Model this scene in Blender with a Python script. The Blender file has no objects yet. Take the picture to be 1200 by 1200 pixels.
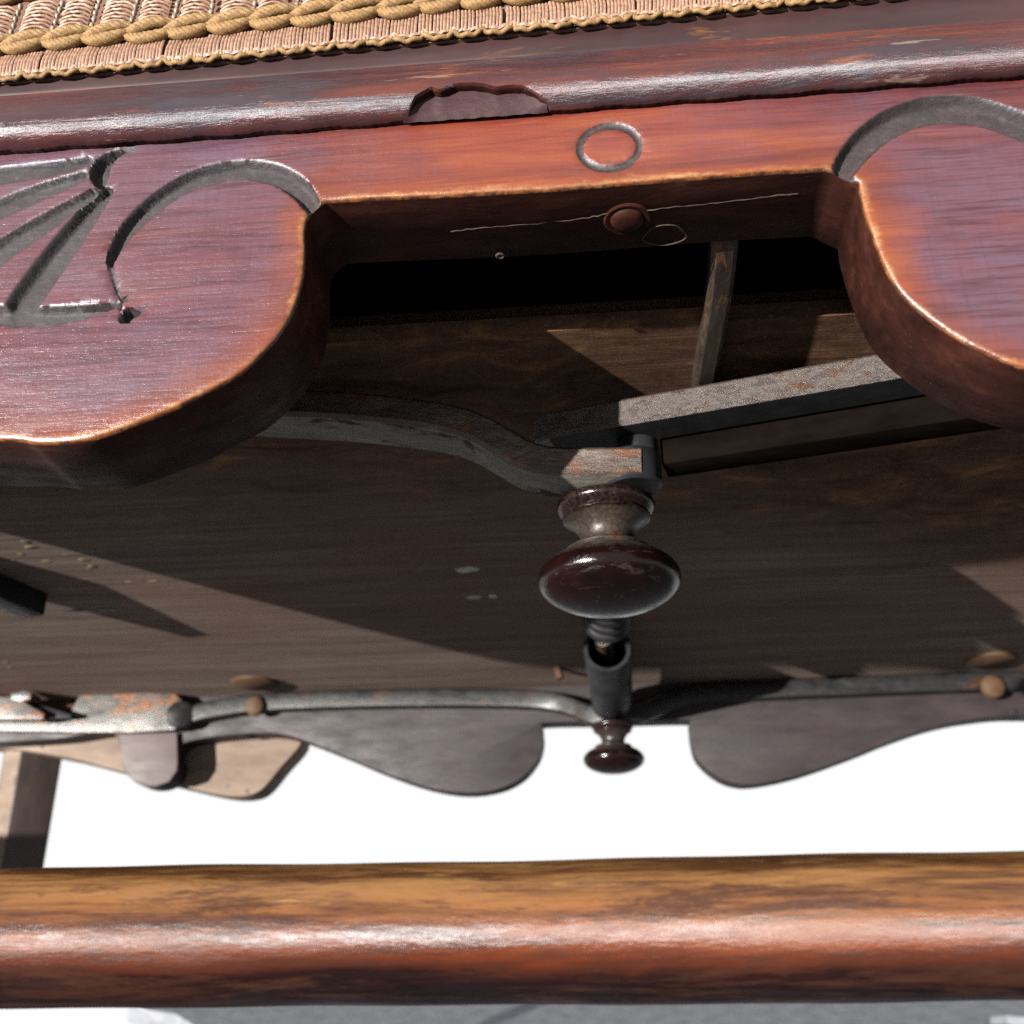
import bpy, bmesh, math, random
import numpy as np
from mathutils import Vector, Matrix
from mathutils.geometry import delaunay_2d_cdt

random.seed(7); rng = np.random.default_rng(7)
S = bpy.context.scene
COL = S.collection

# ------------------------------------------------------------------ camera, world, sun, exposure
# The chair is tipped back on its rear feet.  "Chair frame": X along the front rail, Y from front to
# back, Z up the legs; the front face of the front apron is Y = 0.
TILT = math.radians(-18)
FOOT = Vector((0, .455, -.17))                       # rear foot line in the chair frame = world origin
RT = Matrix.Rotation(TILT, 3, 'X')
def to_world(p): return RT @ (Vector(p) - FOOT)

F_PX, PITCH, YAW, ROLL = 1250.0, math.radians(24), math.radians(4.75), math.radians(-.5)
CAM_C = Vector((0, -.18, 0))
CAM_R = Matrix.Rotation(YAW, 3, 'Z') @ Matrix.Rotation(math.pi / 2 + PITCH, 3, 'X') @ Matrix.Rotation(ROLL, 3, 'Z')
cd = bpy.data.cameras.new('camera'); cam = bpy.data.objects.new('camera', cd); COL.objects.link(cam)
cam.matrix_world = Matrix.Translation(to_world(CAM_C)) @ (RT @ CAM_R).to_4x4()
cd.sensor_width = 36; cd.lens = 36 * F_PX / 1200
cd.clip_start = .01; cd.clip_end = 50
cd.dof.use_dof = True; cd.dof.focus_distance = .245; cd.dof.aperture_fstop = 22
S.camera = cam

w = bpy.data.worlds.new('World'); S.world = w; w.use_nodes = True
w.node_tree.nodes['Background'].inputs[0].default_value = (1, 1, 1, 1)
w.node_tree.nodes['Background'].inputs[1].default_value = .25

SUN_TRAVEL = Vector((.765, 1, .148))                   # chair frame
sd = bpy.data.lights.new('sun', 'SUN'); sun = bpy.data.objects.new('sun', sd); COL.objects.link(sun)
sd.energy = 5.0; sd.angle = math.radians(.5); sd.color = (1, .95, .88)
sun.rotation_euler = (RT @ SUN_TRAVEL).to_track_quat('-Z', 'Y').to_euler()

S.view_settings.view_transform = 'Standard'; S.view_settings.look = 'None'
S.view_settings.exposure = 2.0; S.view_settings.gamma = 1; S.view_settings.use_curve_mapping = False
S.render.engine = 'CYCLES'
S.cycles.use_denoising = False
S.cycles.max_bounces = 6

# ------------------------------------------------------------------ measuring helpers
def ray(px, py): return CAM_R @ Vector(((px - 600) / F_PX, -(py - 600) / F_PX, -1))
def at(px, py, Y):                                    # point of the plane Y = const (chair frame)
    d = ray(px, py); return CAM_C + d * ((Y - CAM_C.y) / d.y)
def atz(px, py, Z):                                   # point of the plane Z = const
    d = ray(px, py); return CAM_C + d * (Z / d.z)
def proj_np(P):
    q = (np.asarray(P) - np.array(CAM_C)) @ np.array(CAM_R)
    return np.stack([600 + F_PX * q[:, 0] / -q[:, 2], 600 - F_PX * q[:, 1] / -q[:, 2]], 1)

# ------------------------------------------------------------------ object helpers
def link(name, me, mat, parent):
    for m in (mat if isinstance(mat, (list, tuple)) else [mat]): me.materials.append(m)
    o = bpy.data.objects.new(name, me); COL.objects.link(o)
    if parent is not None: o.parent = parent
    return o
class MB:
    def __init__(s): s.v = []; s.f = []; s.mi = []
    def add(s, vs, fs, mi=0):
        b = len(s.v); s.v += [tuple(Vector(v) - FOOT) for v in vs]
        s.f += [tuple(i + b for i in f) for f in fs]; s.mi += [mi] * len(fs)
        return s
    def build(s, name, mat, parent=None, smooth=40, bevel=0, local=False):
        me = bpy.data.meshes.new(name); me.from_pydata(s.v, [], s.f); me.update()
        bm = bmesh.new(); bm.from_mesh(me)
        for f, m in zip(bm.faces, s.mi): f.material_index = m
        bmesh.ops.recalc_face_normals(bm, faces=bm.faces)
        if bevel:
            es = [e for e in bm.edges if len(e.link_faces) == 2 and e.calc_face_angle(0) > .6]
            bmesh.ops.bevel(bm, geom=es, offset=bevel, segments=2, profile=.6, affect='EDGES', clamp_overlap=True)
        for f in bm.faces: f.smooth = smooth > 0
        bm.to_mesh(me); bm.free()
        if smooth: me.set_sharp_from_angle(angle=math.radians(smooth))
        return link(name, me, mat, parent)
def frames(pts):
    pts = [Vector(p) for p in pts]; out = []
    t0 = (pts[1] - pts[0]).normalized()
    n = t0.orthogonal().normalized()
    for i, p in enumerate(pts):
        t = (pts[min(i + 1, len(pts) - 1)] - pts[max(i - 1, 0)]).normalized()
        n = (n - t * n.dot(t)).normalized(); out.append((p, n, t.cross(n)))
    return out
def tube(mb, pts, rad, seg=8, mi=0, cap=True, sx=1, sy=1):
    fr = frames(pts); n = len(fr); vs = []; fs = []
    for i, (p, a, b) in enumerate(fr):
        r = rad[i] if isinstance(rad, (list, tuple)) else rad
        for k in range(seg):
            t = 2 * math.pi * k / seg; vs.append(p + a * (r * sx * math.cos(t)) + b * (r * sy * math.sin(t)))
    for i in range(n - 1):
        for k in range(seg):
            k2 = (k + 1) % seg; fs.append((i * seg + k, i * seg + k2, (i + 1) * seg + k2, (i + 1) * seg + k))
    if cap: fs.append(tuple(range(seg))); fs.append(tuple(range((n - 1) * seg, n * seg)))
    mb.add(vs, fs, mi)
def lathe(mb, prof, base, axis=(0, 0, -1), seg=48, mi=0, jitter=0):
    ax = Vector(axis).normalized(); a = ax.orthogonal().normalized(); b = ax.cross(a); vs = []; fs = []
    for r, h in prof:
        for k in range(seg):
            t = 2 * math.pi * k / seg; rr = max(r, 1e-5)
            vs.append(Vector(base) + ax * h + (a * math.cos(t) + b * math.sin(t)) * rr)
    for i in range(len(prof) - 1):
        for k in range(seg):
            k2 = (k + 1) % seg; fs.append((i * seg + k, i * seg + k2, (i + 1) * seg + k2, (i + 1) * seg + k))
    fs.append(tuple(range(seg))); fs.append(tuple(range((len(prof) - 1) * seg, len(prof) * seg)))
    mb.add(vs, fs, mi)
def prism(mb, poly, off, mi=0):
    n = len(poly); vs = [Vector(p) for p in poly] + [Vector(p) + Vector(off) for p in poly]
    fs = [tuple(range(n)), tuple(range(2 * n - 1, n - 1, -1))] + [(i, (i + 1) % n, n + (i + 1) % n, n + i) for i in range(n)]
    mb.add(vs, fs, mi)
def px_prism(name, pts, Y, thick, mat, parent, bevel=.0005, smooth=40):
    m = MB(); prism(m, [at(x, y, Y) for x, y in pts], (0, thick, 0)); return m.build(name, mat, parent, smooth, bevel)
def box(mb, lo, hi, mi=0):
    x0, y0, z0 = lo; x1, y1, z1 = hi
    prism(mb, [(x0, y0, z0), (x1, y0, z0), (x1, y1, z0), (x0, y1, z0)], (0, 0, z1 - z0), mi)
def catmull(pts, n=8):
    P = [np.array(p, float) for p in pts]; P = [2 * P[0] - P[1]] + P + [2 * P[-1] - P[-2]]; out = []
    for i in range(1, len(P) - 2):
        a, b, c, d = P[i - 1:i + 3]
        for k in range(n):
            t = k / n; out.append(.5 * (2 * b + (c - a) * t + (2 * a - 5 * b + 4 * c - d) * t * t + (3 * b - a - 3 * c + d) * t ** 3))
    out.append(P[-2]); return out

# ------------------------------------------------------------------ materials
TONE = .64                                            # overall depth of the finishes
class N:
    def __init__(s, name):
        s.m = bpy.data.materials.new(name); s.m.use_nodes = True; s.t = s.m.node_tree; s.n = s.t.nodes
        s.b = s.n['Principled BSDF']; s.co = s.n.new('ShaderNodeTexCoord').outputs['Object']
    def set(s, **k):
        for a, v in k.items(): s.b.inputs[a.replace('_', ' ')].default_value = v
        return s
    def l(s, a, b): s.t.links.new(a, b)
    def noise(s, scale, stretch=(1, 1, 1), detail=6, rough=.6, dist=0, off=0):
        mp = s.n.new('ShaderNodeMapping'); mp.inputs['Scale'].default_value = stretch; mp.inputs['Location'].default_value = (off, off, off)
        s.l(s.co, mp.inputs[0]); t = s.n.new('ShaderNodeTexNoise')
        t.inputs['Scale'].default_value = scale; t.inputs['Detail'].default_value = detail
        t.inputs['Roughness'].default_value = rough; t.inputs['Distortion'].default_value = dist
        s.l(mp.outputs[0], t.inputs['Vector']); return t.outputs['Fac']
    def ramp(s, fac, stops):
        r = s.n.new('ShaderNodeValToRGB'); e = r.color_ramp.elements
        while len(e) < len(stops): e.new(.5)
        for i, (p, c) in enumerate(stops):
            e[i].position = p; c = (c, c, c) if isinstance(c, (int, float)) else c; e[i].color = (*c, 1)
        s.l(fac, r.inputs[0]); return r.outputs[0]
    def mix(s, fac, a, b, mode='MIX'):
        m = s.n.new('ShaderNodeMix'); m.data_type = 'RGBA'; m.blend_type = mode
        for sock, v in ((m.inputs[0], fac), (m.inputs[6], a), (m.inputs[7], b)):
            if isinstance(v, (int, float)): sock.default_value = v
            elif isinstance(v, (tuple, list)): sock.default_value = (*v, 1)
            else: s.l(v, sock)
        return m.outputs[2]
    def math(s, op, a, b=0, clamp=False):
        m = s.n.new('ShaderNodeMath'); m.operation = op; m.use_clamp = clamp
        for sock, v in zip(m.inputs, (a, b)):
            if isinstance(v, (int, float)): sock.default_value = v
            else: s.l(v, sock)
        return m.outputs[0]
    def attr(s, name):
        a = s.n.new('ShaderNodeAttribute'); a.attribute_name = name; return a.outputs['Fac']
    def xyz(s):
        x = s.n.new('ShaderNodeSeparateXYZ'); s.l(s.co, x.inputs[0]); return x.outputs
    def bump(s, h, strength, dist=.0005, prev=None):
        b = s.n.new('ShaderNodeBump'); b.inputs['Strength'].default_value = strength; b.inputs['Distance'].default_value = dist
        s.l(h, b.inputs['Height'])
        if prev is not None: s.l(prev, b.inputs['Normal'])
        return b.outputs[0]
    def out(s, col=None, rough=None, normal=None):
        if col is not None: s.l(s.mix(1., col, (TONE, TONE, TONE), 'MULTIPLY'), s.b.inputs['Base Color'])
        if rough is not None: s.l(rough, s.b.inputs['Roughness'])
        if normal is not None: s.l(normal, s.b.inputs['Normal'])
        return s.m

def m_simple(name, stops, scale=60, stretch=(1, 1, 1), rough=(.4, .7), bump=.15, bd=.0004, spec=.4, metal=0, spots=None, rust=None, dist=0, blend=None):
    q = N(name).set(Specular_IOR_Level=spec, Metallic=metal)
    n1 = q.noise(scale, stretch, 8, .65, dist); c = q.ramp(n1, stops)
    if rust:
        thr, rc = rust; n2 = q.noise(scale * .7, stretch, 6, .7, .4, off=3.1)
        c = q.mix(q.ramp(n2, [(thr, 0.), (thr + .06, 1.)]), c, q.ramp(q.noise(scale * 6, stretch, 4), [(.3, tuple(x * .6 for x in rc)), (.7, rc)]))
    if spots:
        thr, sc, scol = spots; n3 = q.noise(sc, (1, 1, 1), 2, .5, off=7.7)
        c = q.mix(q.ramp(n3, [(thr, 0.), (thr + .03, 1.)]), c, scol)
    r = q.ramp(q.noise(scale * 1.7, stretch, 5, .6, off=1.3), [(.3, rough[0]), (.7, rough[1])])
    return q.out(c, r, q.bump(q.noise(scale * 3, stretch, 8, .7, off=5), bump, bd))

def m_apron():
    q = N('mahogany_face').set(Specular_IOR_Level=.5, Specular_Tint=(.84, .90, 1, 1))
    e = q.attr('edge'); n_low = q.noise(26, (.7, 1, 1), 6, .65, .6, off=5)
    grain = q.noise(60, (.20, 1, 2.4), 9, .7, .3)
    c = q.ramp(grain, [(.28, (.024, .005, .005)), (.42, (.058, .011, .008)), (.55, (.098, .018, .009)), (.68, (.135, .030, .012)), (.8, (.16, .045, .02))])
    # purple-blue sky sheen painted into the varnish colour, away from the handled edges
    sky_sheen = q.math('ADD', q.noise(14, (.8, 1, 1.3), 6, .65, .8, off=2.4), q.math('MULTIPLY', e, .20))
    c = q.mix(q.math('MULTIPLY', q.ramp(sky_sheen, [(.50, 0.), (.74, 1.)]), .85), c, q.ramp(q.noise(24, (.6, 1, 1), 6, .7, .5, off=51), [(.36, (.095, .030, .036)), (.5, (.082, .038, .055)), (.64, (.076, .050, .082))]))
    # fine figure: horizontal pores, faint vertical flecks
    pores = q.noise(640, (.07, 1, 1.5), 4, .75); c = q.mix(q.ramp(pores, [(.34, .7), (.54, 0.)]), c, (.028, .006, .008))
    fl = q.noise(420, (2.0, 1, .07), 4, .7, off=2); c = q.mix(q.ramp(fl, [(.54, 0.), (.72, .22)]), c, (.030, .008, .012))
    l1 = q.noise(420, (.05, 1, 2.6), 3, .7, off=11); c = q.mix(q.ramp(l1, [(.62, 0.), (.70, .5)]), c, (.17, .055, .028))
    dk = q.noise(30, (.5, 1, .8), 8, .75, 1., off=21); c = q.mix(q.ramp(dk, [(.56, 0.), (.70, .6)]), c, (.030, .013, .019))
    # finish rubbed to orange-red along the middle, between the lobes
    xx = q.math('ABSOLUTE', q.math('ADD', q.xyz()[0], .0)); mk = q.ramp(q.math('ADD', q.math('DIVIDE', xx, .088), q.math('MULTIPLY', q.math('SUBTRACT', n_low, .5), 1.2)), [(.25, .8), (.75, 0.)])
    c = q.mix(mk, c, q.ramp(grain, [(.32, (.075, .012, .006)), (.5, (.15, .027, .008)), (.7, (.22, .060, .016))]))
    # finish thinned to orange near the cut-out and worn through on the arris
    en = q.math('ADD', e, q.math('MULTIPLY', q.math('SUBTRACT', n_low, .5), 1.1))
    c = q.mix(q.ramp(en, [(.0, .58), (.30, .30), (.9, 0.)]), c, q.ramp(grain, [(.35, (.11, .021, .006)), (.6, (.20, .050, .012))]))
    en2 = q.math('ADD', e, q.math('MULTIPLY', q.math('SUBTRACT', q.noise(70, (.6, 1, .9), 9, .8, off=31), .5), 1.0))
    c = q.mix(q.ramp(en2, [(.04, .9), (.10, .45), (.17, 0.)]), c, q.ramp(q.noise(420, (.25, 1, 1), 5, .7, off=9), [(.3, (.13, .03, .007)), (.5, (.21, .075, .02)), (.7, (.32, .17, .07))]))
    dark = q.ramp(q.math('ADD', e, q.math('MULTIPLY', q.noise(300, (1, 1, .5), 6, .75), .2)), [(-.0, 1.), (.10, .9), (.15, 0.)])
    c = q.mix(dark, c, (.020, .006, .004))
    # grime lodged in the carving
    g = q.attr('groove')
    gc = q.ramp(q.noise(700, (.5, 1, 1), 6, .8), [(.36, (.004, .0024, .0022)), (.50, (.012, .0075, .0062)), (.62, (.024, .017, .014)), (.74, (.085, .068, .058))])
    c = q.mix(q.ramp(q.math('ADD', g, q.math('MULTIPLY', q.math('SUBTRACT', pores, .5), .3)), [(.05, 0.), (.30, .93)]), c, gc)
    rough = q.math('ADD', q.ramp(q.noise(60, (.4, 1, 1.5), 7, .7, off=8), [(.35, .24), (.65, .46)]), q.math('MULTIPLY', g, .45))
    b1 = q.bump(pores, .4, .0003); b2 = q.bump(fl, .12, .0003, b1); b3 = q.bump(q.noise(1300, (1, 1, 1), 4, .7), .25, .0003, b2)
    b4 = q.bump(grain, .35, .0008, b3); tm = q.noise(380, (1, 1, 1), 5, .7, off=41); b5 = q.n.new('ShaderNodeBump'); b5.inputs['Distance'].default_value = .0012; q.l(q.math('MULTIPLY', g, .3), b5.inputs['Strength']); q.l(tm, b5.inputs['Height']); q.l(b4, b5.inputs['Normal']); b4 = b5.outputs[0]
    return q.out(c, rough, b4)
def m_stretcher():
    q = N('worn_stretcher_wood').set(Specular_IOR_Level=.6, Specular_Tint=(.86, .93, 1, 1), Anisotropic=1., Anisotropic_Rotation=.25)
    tg = q.n.new('ShaderNodeTangent'); tg.direction_type = 'RADIAL'; tg.axis = 'X'; q.l(tg.outputs[0], q.b.inputs['Tangent'])
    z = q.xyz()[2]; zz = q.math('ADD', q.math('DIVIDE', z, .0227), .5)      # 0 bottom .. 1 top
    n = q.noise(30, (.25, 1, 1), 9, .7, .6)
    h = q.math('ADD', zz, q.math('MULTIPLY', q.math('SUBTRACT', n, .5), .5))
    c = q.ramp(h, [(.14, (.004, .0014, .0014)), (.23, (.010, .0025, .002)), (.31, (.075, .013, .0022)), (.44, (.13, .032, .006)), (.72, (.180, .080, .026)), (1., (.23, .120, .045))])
    grain = q.noise(230, (.07, 1, 1), 7, .75, .2, off=17); c = q.mix(q.ramp(grain, [(.40, .85), (.56, 0.)]), c, (.030, .010, .005))
    n2 = q.noise(190, (.14, 1, 1), 9, .8, .5, off=4); c = q.mix(q.ramp(n2, [(.40, .85), (.50, 0.)]), c, (.036, .013, .007))
    n3 = q.noise(260, (.22, 1, 1), 9, .8, .6, off=9); c = q.mix(q.ramp(n3, [(.61, 0.), (.68, .75)]), c, (.026, .011, .008))
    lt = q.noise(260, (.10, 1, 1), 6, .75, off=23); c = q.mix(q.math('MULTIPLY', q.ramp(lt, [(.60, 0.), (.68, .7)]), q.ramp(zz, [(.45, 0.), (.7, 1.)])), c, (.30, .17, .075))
    r = q.ramp(q.noise(90, (.2, 1, 1), 8, .75, off=6), [(.38, .28), (.60, .74)])
    return q.out(c, r, q.bump(q.noise(300, (.15, 1, 1), 7, .7, off=3), .3, .0006, q.bump(q.noise(70, (.4, 1, 1), 8, .7), .35, .0008)))
def m_mould():
    q = N('varnished_moulding').set(Specular_IOR_Level=.9, Specular_Tint=(.86, .92, 1, 1), Anisotropic=.95, Anisotropic_Rotation=.25)
    tg = q.n.new('ShaderNodeTangent'); tg.direction_type = 'RADIAL'; tg.axis = 'X'; q.l(tg.outputs[0], q.b.inputs['Tangent'])
    n = q.noise(80, (.16, 1, 1.4), 9, .72, .6)
    c = q.ramp(n, [(.28, (.012, .005, .008)), (.42, (.030, .010, .012)), (.54, (.060, .014, .011)), (.66, (.11, .026, .011)), (.8, (.15, .055, .03))])
    b = q.noise(45, (.30, 1, 1.4), 7, .7, .9, off=3); c = q.mix(q.ramp(b, [(.52, 0.), (.60, .8)]), c, (.026, .020, .026))
    o = q.noise(140, (.14, 1, 1), 6, .75, off=8); c = q.mix(q.ramp(o, [(.60, 0.), (.67, .7)]), c, (.17, .050, .016))
    w_ = q.noise(300, (.12, 1, 1), 4, .7, off=12); c = q.mix(q.ramp(w_, [(.66, 0.), (.70, .6)]), c, (.20, .15, .12))
    r_ = q.ramp(q.noise(70, (.25, 1, 1), 7, .75, off=6), [(.36, .36), (.62, .66)])
    return q.out(c, r_, q.bump(q.noise(420, (.3, 1, 1), 5, .7, off=2), .35, .0006, q.bump(n, .5, .001)))
def m_knob():
    q = N('dark_turned_wood').set(Specular_IOR_Level=.22)
    n = q.noise(140, (1, 1, 1), 5); c = q.ramp(n, [(.3, (.0030, .0014, .0014)), (.7, (.0085, .0024, .0020))])
    d = q.attr('dust'); dn = q.math('ADD', d, q.math('MULTIPLY', q.math('SUBTRACT', q.noise(900, (1, 1, 1), 4, .7), .5), .9))
    dm = q.ramp(dn, [(.35, 0.), (.85, .85)])
    c = q.mix(dm, c, q.ramp(q.noise(120, (1, 1, 1), 4, off=2), [(.35, (.022, .018, .016)), (.6, (.045, .036, .029)), (.7, (.085, .036, .015))]))
    r = q.math('ADD', q.math('MULTIPLY', dm, .4), q.ramp(q.noise(200), [(.3, .10), (.7, .20)]))
    sc_ = q.ramp(q.noise(260, (.5, .5, 1.6), 8, .8, 1., off=7), [(.56, 0.), (.62, .30)])
    return q.out(q.mix(sc_, c, (.05, .04, .034)), q.math('ADD', r, sc_), q.bump(q.noise(300, (1, 1, 1), 7, .7), .2, .0006))
def m_board():
    q = N('underside_board_wood').set(Specular_IOR_Level=.03)
    n = q.noise(30, (.22, 2.2, 1), 9, .7, .4); c = q.ramp(n, [(.3, (.105, .079, .067)), (.5, (.175, .132, .112)), (.72, (.255, .198, .166))])
    st = q.noise(150, (.08, 2.4, 1), 6, .7, off=5); c = q.mix(q.ramp(st, [(.46, 0.), (.64, .6)]), c, (.07, .058, .052))
    p = q.noise(9, (.6, 1, 1), 3, off=3); c = q.mix(q.ramp(p, [(.45, 0.), (.65, .5)]), c, (.17, .095, .072))
    # darker, warmer brown towards the front and right of the board
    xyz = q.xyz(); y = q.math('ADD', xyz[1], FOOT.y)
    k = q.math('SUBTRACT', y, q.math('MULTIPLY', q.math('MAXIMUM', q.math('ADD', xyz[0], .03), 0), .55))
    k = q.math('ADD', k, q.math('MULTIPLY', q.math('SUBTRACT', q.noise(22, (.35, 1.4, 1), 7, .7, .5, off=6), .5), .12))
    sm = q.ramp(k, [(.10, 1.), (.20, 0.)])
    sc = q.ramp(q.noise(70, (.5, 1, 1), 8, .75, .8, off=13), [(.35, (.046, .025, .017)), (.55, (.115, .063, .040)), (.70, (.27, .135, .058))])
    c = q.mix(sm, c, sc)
    sp = q.noise(1500, (1, 1, 1), 2, off=1); c = q.mix(q.ramp(sp, [(.62, 0.), (.68, .5)]), c, (.26, .20, .145))
    return q.out(c, q.ramp(n, [(.3, .75), (.7, .95)]), q.bump(st, .35, .0008))

M = {}
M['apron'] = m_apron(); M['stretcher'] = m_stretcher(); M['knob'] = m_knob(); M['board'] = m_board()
M['dark'] = m_simple('dark_sawn_mahogany', [(.3, (.010, .004, .003)), (.55, (.036, .012, .0085)), (.8, (.085, .030, .019))], 130, (.3, 1, 1), (.4, .65), .4, spec=.05, spots=(.71, 1300, (.06, .042, .03)))
M['mould'] = m_mould()
M['fillet'] = m_simple('fillet_wood', [(.3, (.016, .006, .007)), (.6, (.034, .012, .012)), (.8, (.055, .020, .016))], 70, (.25, 1, 1), (.4, .6), .2, spec=.4, rust=(.66, (.13, .05, .015)))
M['purple'] = m_simple('rear_apron_wood', [(.3, (.010, .0065, .0075)), (.5, (.017, .0118, .013)), (.7, (.027, .019, .0205))], 110, (.3, 1, 1), (.45, .7), .4, .0006, spec=.25)
M['iron'] = m_simple('rusty_dark_iron', [(.3, (.030, .020, .016)), (.52, (.058, .038, .030)), (.70, (.115, .090, .078))], 260, (.4, 1, 1), (.25, .5), .6, .0006, .6, .2, rust=(.54, (.13, .045, .018)))
M['iron_grey'] = m_simple('grey_strap_iron', [(.3, (.006, .0062, .0066)), (.6, (.015, .0155, .0165)), (.75, (.034, .034, .035))], 160, (.4, 1, 1), (.3, .55), .4, .0005, .4, .2, rust=(.57, (.050, .022, .011)))
M['iron_pale'] = m_simple('pale_rust_spotted_iron', [(.3, (.028, .030, .028)), (.7, (.080, .075, .066))], 150, (.6, 1, 1), (.3, .5), .5, .0007, .5, .1, rust=(.52, (.19, .072, .026)))
M['pearl'] = m_simple('flaking_painted_iron', [(.28, (.022, .016, .013)), (.42, (.055, .043, .038)), (.55, (.095, .080, .072)), (.7, (.060, .040, .030)), (.85, (.17, .155, .145))], 420, (.45, 1, 1), (.22, .5), .9, .0012, .6, .1, rust=(.55, (.085, .034, .016)), dist=1)
M['flaked'] = m_simple('grey_flaking_paint', [(.3, (.13, .12, .10)), (.7, (.26, .24, .205))], 170, (.35, 1, 1), (.55, .75), .5, .0006, .2, rust=(.545, (.018, .008, .007)))
M['rust'] = m_simple('orange_rust', [(.3, (.030, .014, .008)), (.7, (.11, .042, .016))], 150, (1, 1, 1), (.7, .9), .5, .0006, .2)
M['brown'] = m_simple('brown_wood_plug', [(.3, (.040, .021, .010)), (.7, (.085, .046, .022))], 150, (.4, 1, 1), (.6, .8), .4, spec=.2)
M['pale'] = m_simple('pale_wood_and_sunlit_face', [(.3, (.11, .078, .058)), (.7, (.21, .155, .120))], 90, (.3, 1, 1), (.6, .8), .4, spec=.2, spots=(.66, 110, (.075, .055, .050)))  # also paints sunlight onto one face of the rear leg
M['pale_iron'] = m_simple('pale_tab_wood', [(.3, (.060, .044, .045)), (.7, (.105, .080, .080))], 110, (.3, 1, 1), (.5, .7), .3, spec=.3)
M['post'] = m_simple('dark_brown_post', [(.3, (.024, .016, .015)), (.7, (.055, .036, .033))], 90, (1, 1, .3), (.4, .6), .2, spec=.4)
M['black'] = m_simple('blackened_iron', [(.3, (.008, .008, .009)), (.7, (.022, .022, .025))], 90, (1, 1, 1), (.35, .55), .3, spec=.1)
M['shade_black'] = m_simple('shade_black_matte', [(.3, (.0025, .0018, .0016)), (.7, (.007, .005, .004))], 150, (.3, 1, 1), (.7, .9), .4, spec=.0)  # near-black that puts shade into the colour of the added strip and hollow
M['batten'] = m_simple('stained_batten', [(.3, (.010, .007, .006)), (.55, (.028, .020, .015)), (.75, (.085, .062, .042))], 260, (1, .2, 1), (.35, .6), .5, spec=.3, rust=(.54, (.13, .062, .022)))
M['ground'] = m_simple('grey_pavement', [(.3, (.12, .13, .15)), (.6, (.19, .20, .225)), (.8, (.26, .25, .28))], 60, (1, 1, 1), (.7, .9), .4, .001, .2)
M['gold'] = m_simple('gold_cord', [(.3, (.11, .056, .018)), (.55, (.23, .130, .045)), (.8, (.36, .235, .10))], 700, (1, 1, 1), (.5, .7), .6, .0004, .3)
M['pink'] = m_simple('pink_silk_thread', [(.3, (.16, .082, .055)), (.55, (.30, .175, .115)), (.8, (.42, .29, .20))], 700, (1, 1, 1), (.35, .5), .4, .0003, .5)
M['pinkdark'] = m_simple('rose_backing_cloth', [(.3, (.10, .050, .037)), (.7, (.18, .10, .072))], 700, (1, 1, 1), (.7, .9), .4, .0003, .2)
M['cream'] = m_simple('cream_stitch_thread', [(.3, (.17, .115, .08)), (.7, (.27, .215, .165))], 700, (1, 1, 1), (.3, .5), .3, .0002, .5)
M['fleck'] = m_simple('yellowed_paint', [(.3, (.10, .078, .042)), (.7, (.24, .19, .115))], 300, (1, 1, 1), (.6, .9), .4, .0003, .05)
M['paint'] = m_simple('pale_green_paint', [(.3, (.30, .31, .20)), (.7, (.75, .75, .55))], 300, (1, 1, 1), (.6, .9), .4, .0003, .1)
M['chip'] = m_simple('bare_chipped_wood', [(.3, (.020, .008, .010)), (.7, (.046, .018, .022))], 160, (.3, 1, 1), (.5, .7), .5, .0006, .15)
M['scratch'] = m_simple('bare_scratch_wood', [(.3, (.02, .013, .010)), (.7, (.085, .062, .046))], 600, (1, 1, 1), (.5, .8), .2, .0002, .2)

# ------------------------------------------------------------------ ground
gz = 0.0
def ground_pt(px, py):
    c = to_world(CAM_C); d = RT @ ray(px, py); return c + d * ((gz - c.z) / d.z)
gp = [(150, 1130), (150, 1172), (175, 1184), (205, 1188), (222, 1198), (240, 1212), (150, 1230), (-300, 1290)]
gq = [(1500, 1290), (1300, 1230), (1125, 1210), (1140, 1202), (1160, 1192), (1180, 1190), (1215, 1194), (1260, 1180), (1260, 1130)]
gpts = [ground_pt(*p) for p in gp] + [Vector(p) for p in [(-1.3, 0, 0), (-1.6, -1.0, 0), (-1.1, -1.9, 0), (1.2, -1.9, 0), (1.6, -1.0, 0), (1.3, 0, 0)]] + [ground_pt(*p) for p in gq]; gm = bmesh.new()
lo = [gm.verts.new(p - Vector((0, 0, .02))) for p in gpts]; hi = [gm.verts.new(p) for p in gpts]
gm.faces.new(hi); gm.faces.new(lo[::-1])
for i in range(len(lo)): j = (i + 1) % len(lo); gm.faces.new((lo[i], lo[j], hi[j], hi[i]))
bmesh.ops.recalc_face_normals(gm, faces=gm.faces)
gme = bpy.data.meshes.new('ground'); gm.to_mesh(gme); gm.free()
go = link('ground', gme, M['ground'], None); go['kind'] = 'structure'; go['label'] = 'strip of grey pavement below the round stretcher'

# ------------------------------------------------------------------ the chair
chair = bpy.data.objects.new('upholstered_chair', None); COL.objects.link(chair)
chair.rotation_euler = (TILT, 0, 0)
chair['label'] = 'antique mahogany chair tipped back, carved scalloped apron seen from below'
chair['category'] = 'chair'

XL, XR, T = -.80, .80, .023
ZF, ZK = .1622, .006                                   # underside of the seat board, falling slightly to the rear
YB0 = .064                                            # front edge of the board; the seat is hollow before it
def zb(Y): return ZF - ZK * (Y - .05)
def atb(px, py, drop=0):                              # point on the underside of the board
    d = ray(px, py); t = (ZF - drop + ZK * .05 - ZK * CAM_C.y) / (d.z + ZK * d.y); return CAM_C + d * t
ZB = ZF
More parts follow.
